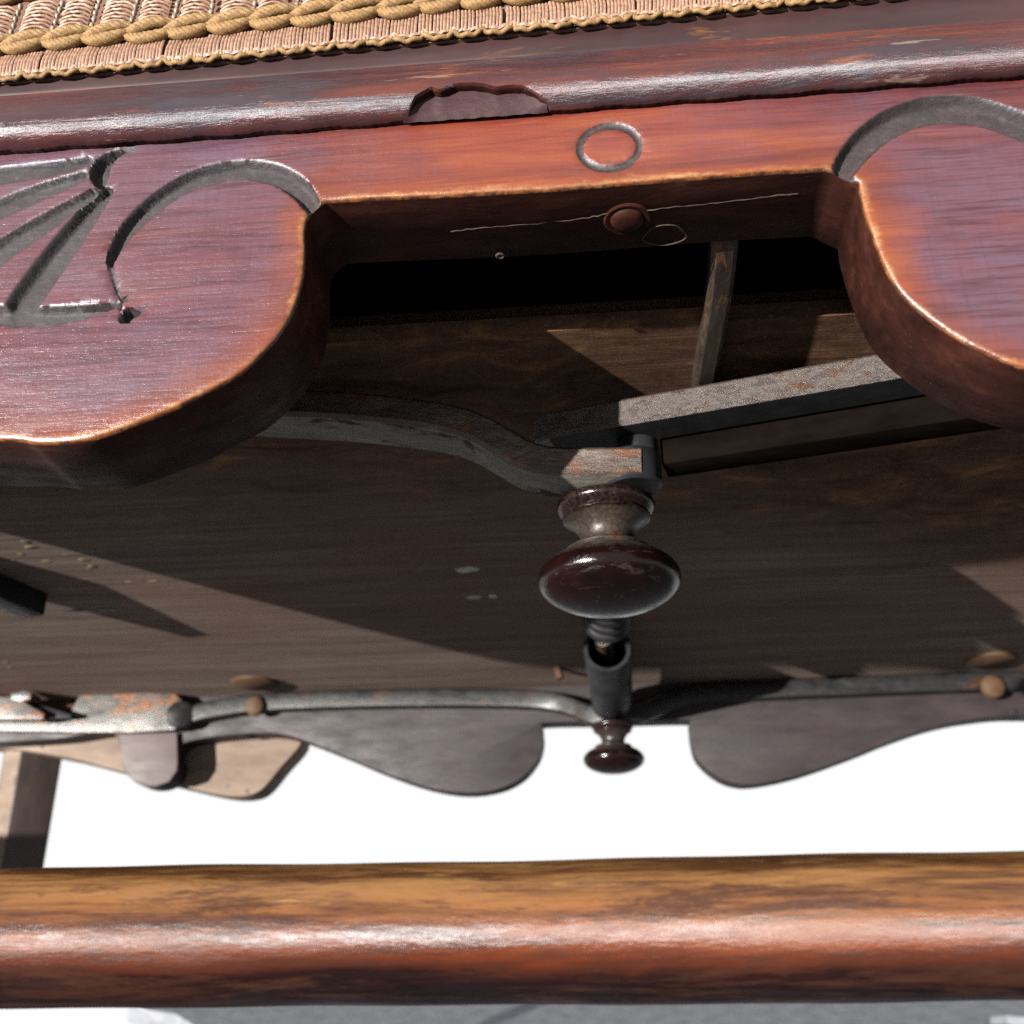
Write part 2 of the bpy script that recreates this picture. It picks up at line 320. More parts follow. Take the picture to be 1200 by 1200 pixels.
# ---- front apron: outline traced on its own face plane, carved as real relief
edge_l = [(0, 515), (43, 519), (90, 517), (127, 508), (167, 493), (200, 480), (233, 463), (273, 442), (300, 420), (327, 390), (345, 358), (355, 322), (357.5, 290), (357, 270), (359, 256)]
edge_r = [(1006, 213), (1009, 233), (1019, 267), (1033, 303), (1050, 335), (1068, 355), (1090, 373), (1117, 392), (1150, 410), (1200, 430)]
recess = [(365, 246), (373, 239), (380, 235), (430, 232), (533, 227.5), (640, 221.5), (733, 214), (800, 208.5), (870, 203), (933, 199.5), (968, 197.5), (976, 199), (985, 204), (998, 210)]
P2 = lambda p: np.array([at(p[0], p[1], 0).x, at(p[0], p[1], 0).z])
left_pts = [np.array(p) for p in [(XL, .150), (-.385, .150), (-.362, .147), (-.348, .138), (-.340, .124), (-.330, .112), (-.312, .1055), (-.27, .1035), (-.20, .1035), (-.15, .1027)]]
bottom = catmull(left_pts + [P2(p) for p in edge_l], 6)
rc = [P2(p) for p in recess]
cx = (rc[2][0] + rc[-4][0]) / 2
rl = [P2(p) for p in edge_r]
ext = [np.array((.095, .1015)), np.array((.110, .0995)), np.array((.15, .1015)), np.array((.27, .1035)), np.array((.31, .1055)), np.array((.33, .112)), np.array((.34, .122)), np.array((.348, .138)), np.array((.362, .147)), np.array((XR, .15))]
right = catmull(rl + ext, 6)
outline = bottom + rc + right
# resample
def resample(pl, step_fn):
    out = [pl[0]]
    for a, b in zip(pl[:-1], pl[1:]):
        d = np.linalg.norm(b - a); n = max(1, int(math.ceil(d / step_fn((a + b) / 2))))
        for k in range(1, n + 1): out.append(a + (b - a) * k / n)
    return out
inview = lambda p: -.155 < p[0] < .125
low = np.array(resample(outline, lambda p: .0009 if inview(p) else .006))
ZT = .19
dense = lambda p: .004
top = np.array(resample([np.array((XR, .15)), np.array((XR, ZT)), np.array((XL, ZT)), np.array((XL, .15))], dense))[1:-1]
loop = np.concatenate([low, top]); nl = len(low); nb = len(loop)

def seg_dist(Pts, poly, closed=False):
    best = np.full(len(Pts), 1e9)
    L = list(zip(poly[:-1], poly[1:])) + ([(poly[-1], poly[0])] if closed else [])
    for a, b in L:
        d = b - a; L2 = max((d * d).sum(), 1e-18); t = np.clip(((Pts - a) @ d) / L2, 0, 1)
        best = np.minimum(best, np.linalg.norm(Pts - a - t[:, None] * d, axis=1))
    return best
def inside(Pts, poly):
    c = np.zeros(len(Pts), bool); x, y = Pts[:, 0], Pts[:, 1]; n = len(poly)
    for i in range(n):
        (x0, y0), (x1, y1) = poly[i], poly[i - 1]
        if y0 == y1: continue
        c ^= ((y0 > y) != (y1 > y)) & (x < (x1 - x0) * (y - y0) / (y1 - y0) + x0)
    return c
# carving, as cuts with a centre line and half widths (measured on the face)
CUTS = [
 # (depth m, sharpness, [(px, py, half width)])
 (.0022, .8, [(372, 250, 9), (364, 238, 12), (352, 222, 14), (327, 206, 13.5), (297, 199, 12.5), (267, 200, 12), (236, 207, 12), (206, 221, 11.5), (177, 242, 11.5), (151, 267, 10), (136, 290, 8), (129, 307, 4.5)]),
 (.0006, 1., [(128, 306, 4), (131, 320, 4), (136, 338, 3), (143, 354, 2)]),
 (.0026, .8, [(992, 216, 11), (988, 202, 14), (1000, 181, 17), (1020, 160, 18), (1046, 143, 18), (1080, 131, 17.5), (1114, 128, 17.5), (1147, 131, 17.5), (1183, 142, 17.5), (1225, 160, 17), (1260, 190, 14), (1280, 230, 8)]),
 (.0014, 1., [(-70, 222, 12), (0, 206, 11), (60, 198, 9), (104, 189, 5.5)]),
 (.0014, 1., [(-70, 282, 13), (0, 245, 12), (50, 224, 10), (100, 206, 5.5)]),
 (.0015, 1., [(-70, 350, 15), (0, 295, 14), (60, 256, 11), (110, 225, 5.5)]),
 (.0022, .8, [(17, 366, 15), (30, 350, 19), (60, 308, 18), (90, 268, 15), (112, 240, 11), (126, 225, 7)]),
 (.0026, 1., [(146, 177, 2), (132, 183, 6), (119, 195, 11), (116, 207, 11), (119, 217, 5)]),
 (.0020, .9, [(-70, 352, 12), (-20, 366, 13), (20, 371, 13), (60, 370, 12), (95, 366, 9), (120, 361, 5.5), (139, 357, 2)]),
 (.0024, .6, [(141, 375, 3), (147, 372, 7), (151, 366, 6), (157, 368, 5), (163, 366, 2.5)]),
 (.0005, 1., [(714 + 35 * math.cos(t), 172.5 - 1.5 * math.cos(t) + 25 * math.sin(t), 5.0) for t in np.linspace(0, 2 * math.pi, 40)]),
]
CUTS_R = []
for dep, sh, pts in CUTS:
    c = np.array(catmull(pts, 4)) if len(pts) > 3 else np.array(pts, float)
    CUTS_R.append((dep, sh, c))
def relief(XZ):
    Pp = proj_np(np.stack([XZ[:, 0], np.zeros(len(XZ)), XZ[:, 1]], 1)); dpt = np.zeros(len(XZ)); un = np.full(len(XZ), 9.)
    for dep, sh, c in CUTS_R:
        bx0, by0 = c[:, 0].min() - 30, c[:, 1].min() - 30; bx1, by1 = c[:, 0].max() + 30, c[:, 1].max() + 30
        idx = np.where((Pp[:, 0] > bx0) & (Pp[:, 0] < bx1) & (Pp[:, 1] > by0) & (Pp[:, 1] < by1))[0]
        if not len(idx): continue
        q = Pp[idx]; u = np.full(len(idx), 9.)
        for a, b in zip(c[:-1], c[1:]):
            d = b[:2] - a[:2]; t = np.clip(((q - a[:2]) @ d) / max((d * d).sum(), 1e-9), 0, 1)
            wd = a[2] + t * (b[2] - a[2]); u = np.minimum(u, np.linalg.norm(q - a[:2] - t[:, None] * d, axis=1) / np.maximum(wd, .3))
        tt = np.clip((1 - u) / .5, 0, 1); dd = dep * tt * tt * (3 - 2 * tt)
        dpt[idx] = np.maximum(dpt[idx], dd); un[idx] = np.minimum(un[idx], u)
    return dpt, un
# interior points: coarse everywhere, fine round the carving, rings along the sawn edge
def grid(x0, x1, z0, z1, s):
    gx, gz_ = np.meshgrid(np.arange(x0, x1, s), np.arange(z0, z1, s)); p = np.stack([gx.ravel(), gz_.ravel()], 1)
    return p + (rng.random(p.shape) - .5) * s * .25
coarse = grid(XL, XR, .09, ZT, .007); mid = grid(-.155, .125, .095, ZT, .0022); fine = grid(-.155, .125, .095, ZT, .00052)
_, uf = relief(fine); fine = fine[uf < 1.35]
_, um = relief(mid); mid = mid[um >= 1.35]
coarse = coarse[(coarse[:, 0] < -.157) | (coarse[:, 0] > .127)]
ip = np.concatenate([coarse, mid, fine]); ip = ip[inside(ip, loop)]
d = seg_dist(ip, low); ip = ip[(d > .0016) & (seg_dist(ip, loop, True) > .0006)]
tan = np.gradient(low, axis=0); tan /= np.maximum(np.linalg.norm(tan, axis=1), 1e-12)[:, None]
nrm = np.stack([-tan[:, 1], tan[:, 0]], 1)
rings = []
for e in (.00025, .0006, .0011):
    r = low + nrm * e; r = r[inside(r, loop)]; dd = seg_dist(r, low); rings.append(r[dd > e * .85])
allp = np.concatenate([loop, ip] + rings)
res = delaunay_2d_cdt([Vector(p) for p in allp], [], [list(range(nb))], 1, 1e-7)
V2 = np.array([tuple(v) for v in res[0]]); tris = [tuple(f) for f in res[2]]
dep, un = relief(V2); ed = seg_dist(V2, low)
R0 = .0011; e = np.clip(ed, 0, R0)
jag = .00022 * np.sin(V2[:, 0] * 2100) * np.sin(V2[:, 0] * 737 + 2)
ycoord = np.maximum(R0 - np.sqrt(np.maximum(R0 ** 2 - (R0 - e) ** 2, 0)), dep * np.clip(ed / .0004, 0, 1) + 0 * jag)
ycoord += (np.sin(V2[:, 0] * 95) * np.sin(V2[:, 1] * 130 + 1)) * .00012 * np.clip(ed / .002, 0, 1)
bm = bmesh.new()
lg = bm.verts.layers.float.new('groove'); le = bm.verts.layers.float.new('edge')
vs = []
for (x, z), y, dp, u, ee in zip(V2, ycoord, dep, un, ed):
    v = bm.verts.new((x - FOOT.x, y - FOOT.y, z - FOOT.z)); v[lg] = min(1, dp / .0010) if dp > 0 else 0; v[le] = min(1, ee / .009); vs.append(v)
for t in tris:
    try: f = bm.faces.new([vs[i] for i in t]); f.smooth = True
    except ValueError: pass
def ringv(off_in, y):
    out = []
    for i, p in enumerate(loop):
        q = p + (nrm[i] * off_in if i < nl else 0); v = bm.verts.new((q[0] - FOOT.x, y - FOOT.y, q[1] - FOOT.z)); v[le] = .0; v[lg] = 0; out.append(v)
    return out
yb = [R0] * nl + [0] * (nb - nl)
r0 = []
for i, p in enumerate(loop):
    v = bm.verts.new((p[0] - FOOT.x, yb[i] - FOOT.y, p[1] - FOOT.z)); v[le] = 0; v[lg] = 0; r0.append(v)
r1 = ringv(0, R0 + .0015); r2 = ringv(0, T - .0007); r3 = ringv(.0007, T)
for A, B, mi in ((r0, r1, 1), (r1, r2, 1), (r2, r3, 1)):
    for i in range(nb):
        j = (i + 1) % nb; f = bm.faces.new((A[i], A[j], B[j], B[i])); f.material_index = mi; f.smooth = True
f = bm.faces.new(r3); f.material_index = 1
bmesh.ops.remove_doubles(bm, verts=bm.verts, dist=2e-6)
bmesh.ops.recalc_face_normals(bm, faces=bm.faces)
me = bpy.data.meshes.new('front_apron'); bm.to_mesh(me); bm.free(); me.set_sharp_from_angle(angle=math.radians(50))
apron = link('front_apron', me, [M['apron'], M['dark']], chair); apron['label'] = 'sunlit reddish front apron with scalloped lobes, gouged arcs and fan flutes'

# screw, stain ring and split on the underside of the recess
ZR = at(700, 217, 0).z
def under(px, py, dz=0): p = atz(px, py, ZR - .0001); return Vector((p.x, p.y, ZR - dz))
c = under(735, 258); m = MB(); lathe(m, [(.0001, .0013), (.0022, .0013), (.0033, .0009), (.0038, .0002), (.0038, -.001)], (c.x, c.y, c.z), (0, 0, -1), 32)
sc = m.build('screw_head', M['dark'], apron)
m = MB(); lathe(m, [(.0040, -.001), (.0040, .0002), (.0049, .0003), (.0053, .00001), (.0053, -.001)], (c.x, c.y, c.z), (0, 0, -1), 32); m.build('screw_hole_rim', M['dark'], apron)
c = under(779, 276); m = MB()
tube(m, [(c.x + .0047 * math.cos(t) * (1 + .12 * math.sin(3 * t)), c.y + .0036 * math.sin(t), ZR - .00002) for t in np.linspace(0, 2 * math.pi, 40)], .00013, 5); m.build('plug_ring', M['scratch'], apron)
m = MB(); ln = [(528, 272), (560, 268), (600, 265), (650, 260), (690, 255), (712, 251)]; tube(m, [under(x, y + random.uniform(-.8, .8), .00003) for x, y in catmull(ln, 5)], [.00006 + .0001 * random.random() for _ in catmull(ln, 5)], 5)
m.build('split_line', M['scratch'], apron)
m = MB(); ln = [(758, 247), (800, 242), (840, 238), (880, 233), (935, 227)]; tube(m, [under(x, y + random.uniform(-.8, .8), .00003) for x, y in catmull(ln, 5)], [.00005 + .0001 * random.random() for _ in catmull(ln, 5)], 5)
m.build('split_line', M['scratch'], apron)
c = under(586, 300); m = MB(); lathe(m, [(.0005, 0), (.0008, .0003), (.0011, .0001), (.0011, -.0004)], (c.x, c.y, c.z), (0, 0, -1), 16); m.build('nail_hole', M['scratch'], apron)

# ---- moulding above the apron: swept section with a ragged, chipped lower lip
def line_z(p0, p1, Y):
    a, b = at(*p0, Y), at(*p1, Y); return lambda x: a.z + (b.z - a.z) * (x - a.x) / (b.x - a.x)
zlow = line_z((0, 172), (1200, 82), -.003); zmid = line_z((0, 114), (1200, 23), -.002); zfil = line_z((0, 98), (1000, 2), -.002)
chip_px = [(470, 137), (478, 134.5), (488, 122), (498, 117), (507, 112), (517, 115), (533, 108), (550, 107), (567, 108), (583, 112), (598, 110), (613, 110), (627, 115), (634, 119), (642, 120.5)]
chip = [(at(x, y, -.003).x, at(x, y, -.003).z) for x, y in chip_px]
cxs, czs = [a for a, _ in chip], [b for _, b in chip]
xs = np.concatenate([np.arange(XL, -.16, .01), np.arange(-.16, .13, .0006), np.arange(.13, XR + .001, .01)])
m = MB(); vsx = []; NS = 0; ph = rng.random(8) * 6
for x in xs:
    zl = zlow(x) + .00007 * (math.sin(x * 900 + ph[0]) * math.sin(x * 2300 + ph[1])) + .00014 * math.sin(x * 410 + ph[2]) + .00004 * (random.random() - .5)
    if cxs[0] < x < cxs[-1]:
        zl = max(zl, float(np.interp(x, cxs, czs))) + .00012 * (random.random() - .5)
    zt = zmid(x); z0 = zlow(x); hh = zt - z0
    pz = [0, .05, .12, .24, .36, .50, .64, .78, .90, 1.]; py = [-.0018, -.0034, -.0046, -.0054, -.0055, -.0050, -.0042, -.0034, -.0028, -.0024]
    Yf = lambda z: float(np.interp((z - z0) / hh, pz, py))
    sec = [(.001, zl + .0005), (Yf(zl) * .45, zl + .0001), (Yf(zl) * .85, zl - .00005)]
    for k in range(11):
        z = max(zl + .0002 + .00004 * k, z0 + hh * (.03 + .97 * k / 10)); sec.append((Yf(z), z))
    sec += [(-.0012, zt + .0001), (.004, zt)]
    NS = len(sec); vsx += [Vector((x, y, z)) for y, z in sec]
fs = [(i * NS + k, i * NS + k + 1, (i + 1) * NS + k + 1, (i + 1) * NS + k) for i in range(len(xs) - 1) for k in range(NS - 1)]
m.add(vsx, fs); m.mi = [1 if k < 2 else 0 for i in range(len(xs) - 1) for k in range(NS - 1)]; MO = Vector((0, .0015, (zlow(0) + zmid(0)) / 2)) - FOOT; m.v = [tuple(Vector(v) - MO) for v in m.v]; moulding = m.build('moulding', [M['mould'], M['dark']], chair, 60); moulding.location = MO; moulding['label'] = 'varnished moulding with a chipped lower lip above the apron'
# broken face left where the chip came away
m = MB(); vv = []; xx = np.linspace(cxs[0] + .0002, cxs[-1] - .0002, 60)
for x in xx:
    zt_ = float(np.interp(x, cxs, czs)); z0_ = zlow(x) - .0002
    for k in range(5):
        t = k / 4; vv.append(Vector((x, -.0012 - .0034 * t ** .7 * .55 + .00015 * math.sin(x * 1300) * math.sin(9 * t + x * 500), z0_ + (zt_ + .0004 - z0_) * t)))
m.add(vv, [(i * 5 + k, i * 5 + k + 1, (i + 1) * 5 + k + 1, (i + 1) * 5 + k) for i in range(59) for k in range(4)]); m.v = [tuple(Vector(v) - MO) for v in m.v]; m.build('chipped_patch', M['chip'], moulding, 60)
m = MB(); vv = []
for x in xs:
    z0, z1 = zmid(x) + .0002, zfil(x) + .004
    vv += [Vector((x, .004, z0)), Vector((x, -.0005, z0)), Vector((x, -.0011, z0 + .0004)), Vector((x, -.0013, z0 + .002)), Vector((x, -.0005, z1)), Vector((x, .006, z1 + .002))]
m.add(vv, [(i * 6 + k, i * 6 + k + 1, (i + 1) * 6 + k + 1, (i + 1) * 6 + k) for i in range(len(xs) - 1) for k in range(5)])
m.build('fillet', M['fillet'], chair, 60)

# ---- seat board, upholstery, side rails, legs (the body of the chair)
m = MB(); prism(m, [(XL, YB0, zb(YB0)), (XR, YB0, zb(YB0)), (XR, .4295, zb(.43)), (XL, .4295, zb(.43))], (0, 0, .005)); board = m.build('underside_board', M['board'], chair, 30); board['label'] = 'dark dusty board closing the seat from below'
def upoint(u, v, out=0): return Vector((u, -.0020 - out + .02 * v + 3.0 * v * v, zfil(u) + .0004 + v * 1.36 + out * .1))
m = MB(); vv = []; vr = [0, .003, .008, .015, .022, .03, .04]
uxs = np.arange(XL, XR + .001, .02)
for u in uxs:
    vv += [upoint(u, v, -.0004) for v in vr] + [Vector((u, .12, .255)), Vector((u, .25, .262)), Vector((u, .40, .24)), Vector((u, .46, .20)), Vector((u, .46, ZB + .0135)), Vector((u, .07, ZB + .0135)), Vector((u, .055, .201)), Vector((u, .026, .201))]
ns = len(vr) + 8
fs = [(i * ns + k, i * ns + (k + 1) % ns, (i + 1) * ns + (k + 1) % ns, (i + 1) * ns + k) for i in range(len(uxs) - 1) for k in range(ns)]
fs += [tuple(range(ns)), tuple(range((len(uxs) - 1) * ns, len(uxs) * ns))]
m.add(vv, fs); seat = m.build('seat_cushion', M['pinkdark'], chair, 40)
m = MB(); prism(m, [(XL + .03, .0245, .199), (XL + .03, .056, .199), (XL + .03, .0695, .1745), (XL + .03, .0705, .1755), (XL + .03, .057, .2005), (XL + .03, .0245, .2005)], (XR - XL - .06, 0, 0)); m.build('hollow_shade_sheet', M['shade_black'], chair, 30)  # added near-black sheet, its colour deepens the shade in the hollow
for sgn in (-1, 1):
    x = XL if sgn < 0 else XR - .022
    m = MB(); box(m, (x, .0235, .125 if sgn < 0 else .09), (x + .022, .43, zb(.43) - .0004)); m.build('side_rail', M['dark'], chair, 40, .001)
    m = MB(); x0 = sgn * .78
    lathe(m, [(.016, 0), (.019, .02), (.013, .05), (.017, .08), (.017, .20), (.012, .235), (.015, .26), (.009, .31)], (x0, .013, .149), (0, 0, -1), 24); m.build('leg', M['post'], chair)

# ---- front stretcher
m = MB(); n = 300; zc0 = (at(600, 1008, .012).z + at(600, 1178, .012).z) / 2
xs2 = np.linspace(-.785, .785, n); vv = []; seg = 40
sl = lambda x: 0
for x in xs2:
    r = .01135 + .00010 * math.sin(x * 60) + .00008 * math.sin(x * 173 + 1)
    for k in range(seg):
        t = 2 * math.pi * k / seg; rr = r * (1 + .006 * math.sin(3 * t + x * 40))
        vv.append(Vector((x, .012 + rr * math.cos(t), zc0 + rr * math.sin(t))))
m.add(vv, [(i * seg + k, i * seg + (k + 1) % seg, (i + 1) * seg + (k + 1) % seg, (i + 1) * seg + k) for i in range(n - 1) for k in range(seg)] + [tuple(range(seg)), tuple(range((n - 1) * seg, n * seg))])
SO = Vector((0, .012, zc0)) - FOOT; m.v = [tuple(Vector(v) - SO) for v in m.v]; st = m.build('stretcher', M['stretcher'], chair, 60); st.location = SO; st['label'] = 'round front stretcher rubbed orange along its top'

# ---- batten under the board
m = MB(); a0 = atb(850, 262, .003); a1 = atb(826, 462, .003)
pts = [a0.lerp(a1, t) + Vector((.0006 * math.sin(t * 5), 0, 0)) for t in np.linspace(0, 1, 10)]
vv = []
for p in pts:
    z = zb(p.y); wv = .0031
    vv += [Vector((p.x - wv, p.y, z + .0005)), Vector((p.x - wv, p.y, z - .0042)), Vector((p.x - wv + .0012, p.y, z - .0054)), Vector((p.x + wv - .0012, p.y, z - .0054)), Vector((p.x + wv, p.y, z - .0042)), Vector((p.x + wv, p.y, z + .0005))]
m.add(vv, [(i * 6 + k, i * 6 + k + 1, (i + 1) * 6 + k + 1, (i + 1) * 6 + k) for i in range(9) for k in range(5)] + [tuple(range(6)), tuple(range(54, 60))]); m.build('batten', M['batten'], board)

# ---- mechanism: two bars meeting over the front finial
YF, MS = .095, 1.19                                  # finial axis, size of the front fittings
def bar(name, front_bottom, height, depth, mats, label=None):
    """front_bottom: front lower edge; height of the front face; depth of the underside."""
    m = MB(); pts = [Vector(p) for p in front_bottom]; n = len(pts); vv = []
    dirs = [(pts[min(i + 1, n - 1)] - pts[max(i - 1, 0)]).normalized() for i in range(n)]
    for p, d in zip(pts, dirs):
        side = Vector((-d.y, d.x, 0)).normalized()
        if side.y < 0: side = -side
        up = d.cross(side); up = up if up.z > 0 else -up
        b = min(height, depth) * .13
        vv += [p + up * b, p + up * (height - b), p + up * height + side * b, p + up * height + side * (depth - b), p + up * (height - b) + side * depth, p + up * b + side * depth, p + side * (depth - b), p + side * b]
    for i in range(n - 1):
        for k in range(8):
            k2 = (k + 1) % 8; m.add([], [])
            m.f.append((i * 8 + k, i * 8 + k2, (i + 1) * 8 + k2, (i + 1) * 8 + k)); m.mi.append(1 if k in (6,) else 0)
    m.f += [tuple(range(8)), tuple(range((n - 1) * 8, n * 8))]; m.mi += [0, 0]
    m.v = [tuple(v - FOOT) for v in vv]
    o = m.build(name, mats, chair, 25); 
    if label: o['label'] = label
    return o
lp = [(100, 468), (250, 480), (345, 486), (400, 489), (470, 496), (520, 504), (550, 514), (580, 531), (605, 545), (630, 553), (660, 556), (710, 556.5), (752, 556)]
lbar = bar('curved_bar', [at(x, y, YF - .013 * MS) for x, y in [tuple(c) for c in catmull(lp, 5)]], .0074 * MS, .0135 * MS, [M['iron'], M['flaked']], 'rusty curved iron bar with joggled end over the larger finial')
# rounded black end of the curved bar
e0 = at(752, 556, YF - .013 * MS)
m = MB(); lathe(m, [(.0001, -.0003), (.0060, -.0003), (.0067, .0004), (.0067, .0072), (.0061, .0079), (.0001, .0079)], (0, 0, 0), (0, 0, 1), 32)
m.v = [tuple(((Vector(v) + FOOT) * MS) + Vector((e0.x - .002, YF - .0062 * MS, e0.z)) - FOOT) for v in m.v]; m.build('bar_end', M['black'], lbar, 35)
pa, pb = at(642, 516, YF + .000), at(1300, 398, YF - .014)
zz = (at(642, 514, YF).z)
pa = atz(642, 512, zz); pb = atz(1042, 443, zz + .0010); ext2 = pb + (pb - pa) * 1.2
rp = [pa + (ext2 - pa) * t for t in np.linspace(0, 1, 8)]
rbar = bar('straight_bar', rp, .0085, .0135, [M['pearl'], M['black']], 'straight flaking bar sloping to the right behind the apron')  # black underside puts the bar's own shade into its colour

# made-up strip behind the straight bar, added to keep sun off the board
m = MB(); dv = (rp[-1] - rp[0]).normalized(); nv = Vector((-dv.y, dv.x, 0)).normalized(); c0_ = rp[0] + dv * .030 + nv * .0142; c1_ = rp[0] + dv * .34 + nv * .0142
q_ = [c0_, c1_, c1_ + nv * .010, c0_ + nv * .010]; prism(m, [Vector((p.x, p.y, .1385)) for p in q_], (0, 0, .0235)); m.build('sun_blocker', M['shade_black'], chair, 30, .0012)
ce = rp[0] + Vector((.0020, .0066, 0)); m = MB(); lathe(m, [(.0001, .0001), (.0058, .0001), (.0066, .0008), (.0066, .0076), (.0058, .0084), (.0001, .0084)], ce, (0, 0, 1), 28); m.build('bar_end', M['pearl'], rbar, 35)
def attr_dust(o, fn):
    a = o.data.attributes.new('dust', 'FLOAT', 'POINT')
    for i, v in enumerate(o.data.vertices): a.data[i].value = fn(Vector(v.co) + FOOT)
def finial(base, s=1.0):
    pr = [(.006, -.001), (.0100, 0), (.0114, .0005), (.0117, .0014), (.0115, .0024), (.0106, .0032), (.0101, .0036), (.0104, .0041), (.0103, .0046), (.0092, .0052), (.0080, .0062), (.0069, .0076), (.0063, .0090), (.0062, .0104), (.0066, .0113), (.0080, .0118), (.0094, .0121), (.0100, .0126), (.0099, .0132), (.0104, .0138)]
    a, b, h0 = .0165, .0075, .0196
    for t in np.linspace(-50, 88, 24): pr.append((a * math.cos(math.radians(t)), h0 + b * math.sin(math.radians(t))))
    m = MB(); lathe(m, [(r * s, h * s) for r, h in pr], base, (0, 0, -1), 64); o = m.build('finial', M['knob'], chair, 50)
    def du(v):
        h = (base[2] - v.z) / s
        return .66 if .0050 < h < .0136 and h != 0 else max(0., min(1., (.0190 - h) / .0045)) if h >= .0136 else .42
    attr_dust(o, du); return o
ztop = at(710, 564, YF - .0117 * MS).z
f1 = finial((at(713, 660, YF).x, YF, ztop), MS); f1['label'] = 'large dark turned finial hanging from the curved bar'
m = MB(); c = at(791, 678, YF); lathe(m, [(.0001, -.0012), (.0011, -.0008), (.0013, .0002), (.0008, .0012), (.0001, .0014)], c, (1, 0, -.4), 12); m.build('chip', M['scratch'], f1)
# washer rust between the two bars
c = at(715, 512, YF); m = MB(); lathe(m, [(.0001, -.006), (.0056, -.006), (.0060, -.005), (.0060, .0026), (.0001, .0028)], (c.x + .008, YF + .006, zz - .0026), (0, 0, 1), 32); m.build('spacer', M['black'], lbar)

# ---- rear apron, strap and small finial
YR = .43
rear_b = [(-60, 872), (60, 866), (118, 858), (136, 862), (143, 885), (147, 905), (162, 919), (182, 922), (200, 915), (208, 898), (206, 882), (213, 872), (232, 866), (262, 862), (300, 859), (340, 862), (400, 884), (450, 905), (500, 922), (545, 929), (585, 924), (613, 910), (631, 888), (636.5, 868), (636, 852), (641, 846.5), (720, 845), (802, 843), (808, 847), (810, 865), (817, 888), (838, 908), (862, 918), (890, 918), (940, 907), (1000, 886), (1050, 866), (1100, 850), (1150, 841), (1200, 838), (1300, 842), (1420, 860)]
rb = [Vector((XL, YR, .128))] + [Vector(c) for c in [at(x, y, YR) for x, y in [tuple(q) for q in catmull(rear_b, 4)]]] + [Vector((XR, YR, .128))]
m = MB(); prism(m, rb + [Vector((XR, YR, ZF + .010)), Vector((XL, YR, ZF + .010))], (0, .016, 0)); ra = m.build('rear_apron', M['purple'], chair, 30, .0012); ra['label'] = 'dull purple rear apron with two drooping lobes and a notch between'
def strap(name, pts, Y0, hh, dd, mat, label=None):
    m = MB(); vv = []; C = [tuple(q) for q in catmull(pts, 5)]; n = len(C)
    for q in C:
        x, y = q[0], q[1]; Y = q[2] if len(q) > 2 else Y0; p = at(x, y, Y); h = hh
        vv += [p + Vector((0, 0, -h * .5)), p + Vector((0, -dd * .35, -h * .42)), p + Vector((0, -dd * .5, 0)), p + Vector((0, -dd * .35, h * .38)), p + Vector((0, 0, h * .5)), p + Vector((0, dd * .5, h * .5)), p + Vector((0, dd * .5, -h * .5))]
    m.add(vv, [(i * 7 + k, i * 7 + (k + 1) % 7, (i + 1) * 7 + (k + 1) % 7, (i + 1) * 7 + k) for i in range(n - 1) for k in range(7)] + [tuple(range(7)), tuple(range((n - 1) * 7, n * 7))])
    o = m.build(name, mat, chair, 35)
    if label: o['label'] = label
    return o
sl_ = strap('iron_strap', [(222, 838, .422), (245, 832, .422), (300, 824, .423), (380, 820, .423), (480, 818, .423), (580, 818, .423), (640, 821, .421), (668, 828, .415), (690, 837, .408), (712, 839, .403)], .422, .0112, .0055, M['iron_grey'], 'grey iron strap along the rear apron left of the small finial')
sr_ = strap('iron_strap', [(716, 840, .403), (742, 838, .408), (765, 830, .415), (790, 819, .420), (830, 812, .423), (900, 808, .423), (1000, 804, .423), (1100, 800, .423), (1250, 796, .423), (1400, 792, .423)], .422, .0112, .0055, M['iron_grey'], 'grey iron strap along the rear apron right of the small finial')
YS = .402
zt2 = at(717, 842, YS - .0117).z
f2 = finial((at(719, 880, YS).x, YS, zt2)); f2['label'] = 'small dark turned finial at the rear notch'
# sleeve, open towards the front
c0 = at(712, 760, .30); c1 = Vector((c0.x + .002, .405, c0.z)); ax = (c1 - c0).normalized(); Ls = (c1 - c0).length
m = MB(); ri, ro = .0088, .0112; lathe(m, [(ri, .06), (ri, .0008), (ri + .0006, 0), (ro - .0006, 0), (ro, .0008), (ro, Ls), (ri, Ls)], c0, ax, 40)
sv = m.build('sleeve', M['black'], chair, 40); sv['label'] = 'open-ended dark iron sleeve pointing forward'
m = MB(); lathe(m, [(.0001, .058), (ri, .058), (ri, .061)], c0, ax, 24); m.build('sleeve_bottom', M['black'], sv)
m = MB(); pk = c0 + Vector((-.002, -.004, .004)); tube(m, [pk, pk + Vector((.001, .02, .001)), pk + Vector((.002, .045, -.001))], [.0042, .0046, .004], 12); m.build('rusty_pin', M['iron'], sv)
# ribbed rod
cr = at(712, 728, .258); m = MB(); pr = [(.0001, 0), (.0070, 0)]
for k in range(4): pr += [(.0096, .0006 + k * .010), (.0106, .003 + k * .010), (.0096, .0056 + k * .010), (.0074, .0066 + k * .010), (.0074, .0094 + k * .010)]
pr.append((.0001, .042)); lathe(m, pr, cr, (0, -1, 0), 36); m.build('ribbed_rod', M['black'], chair, 40)
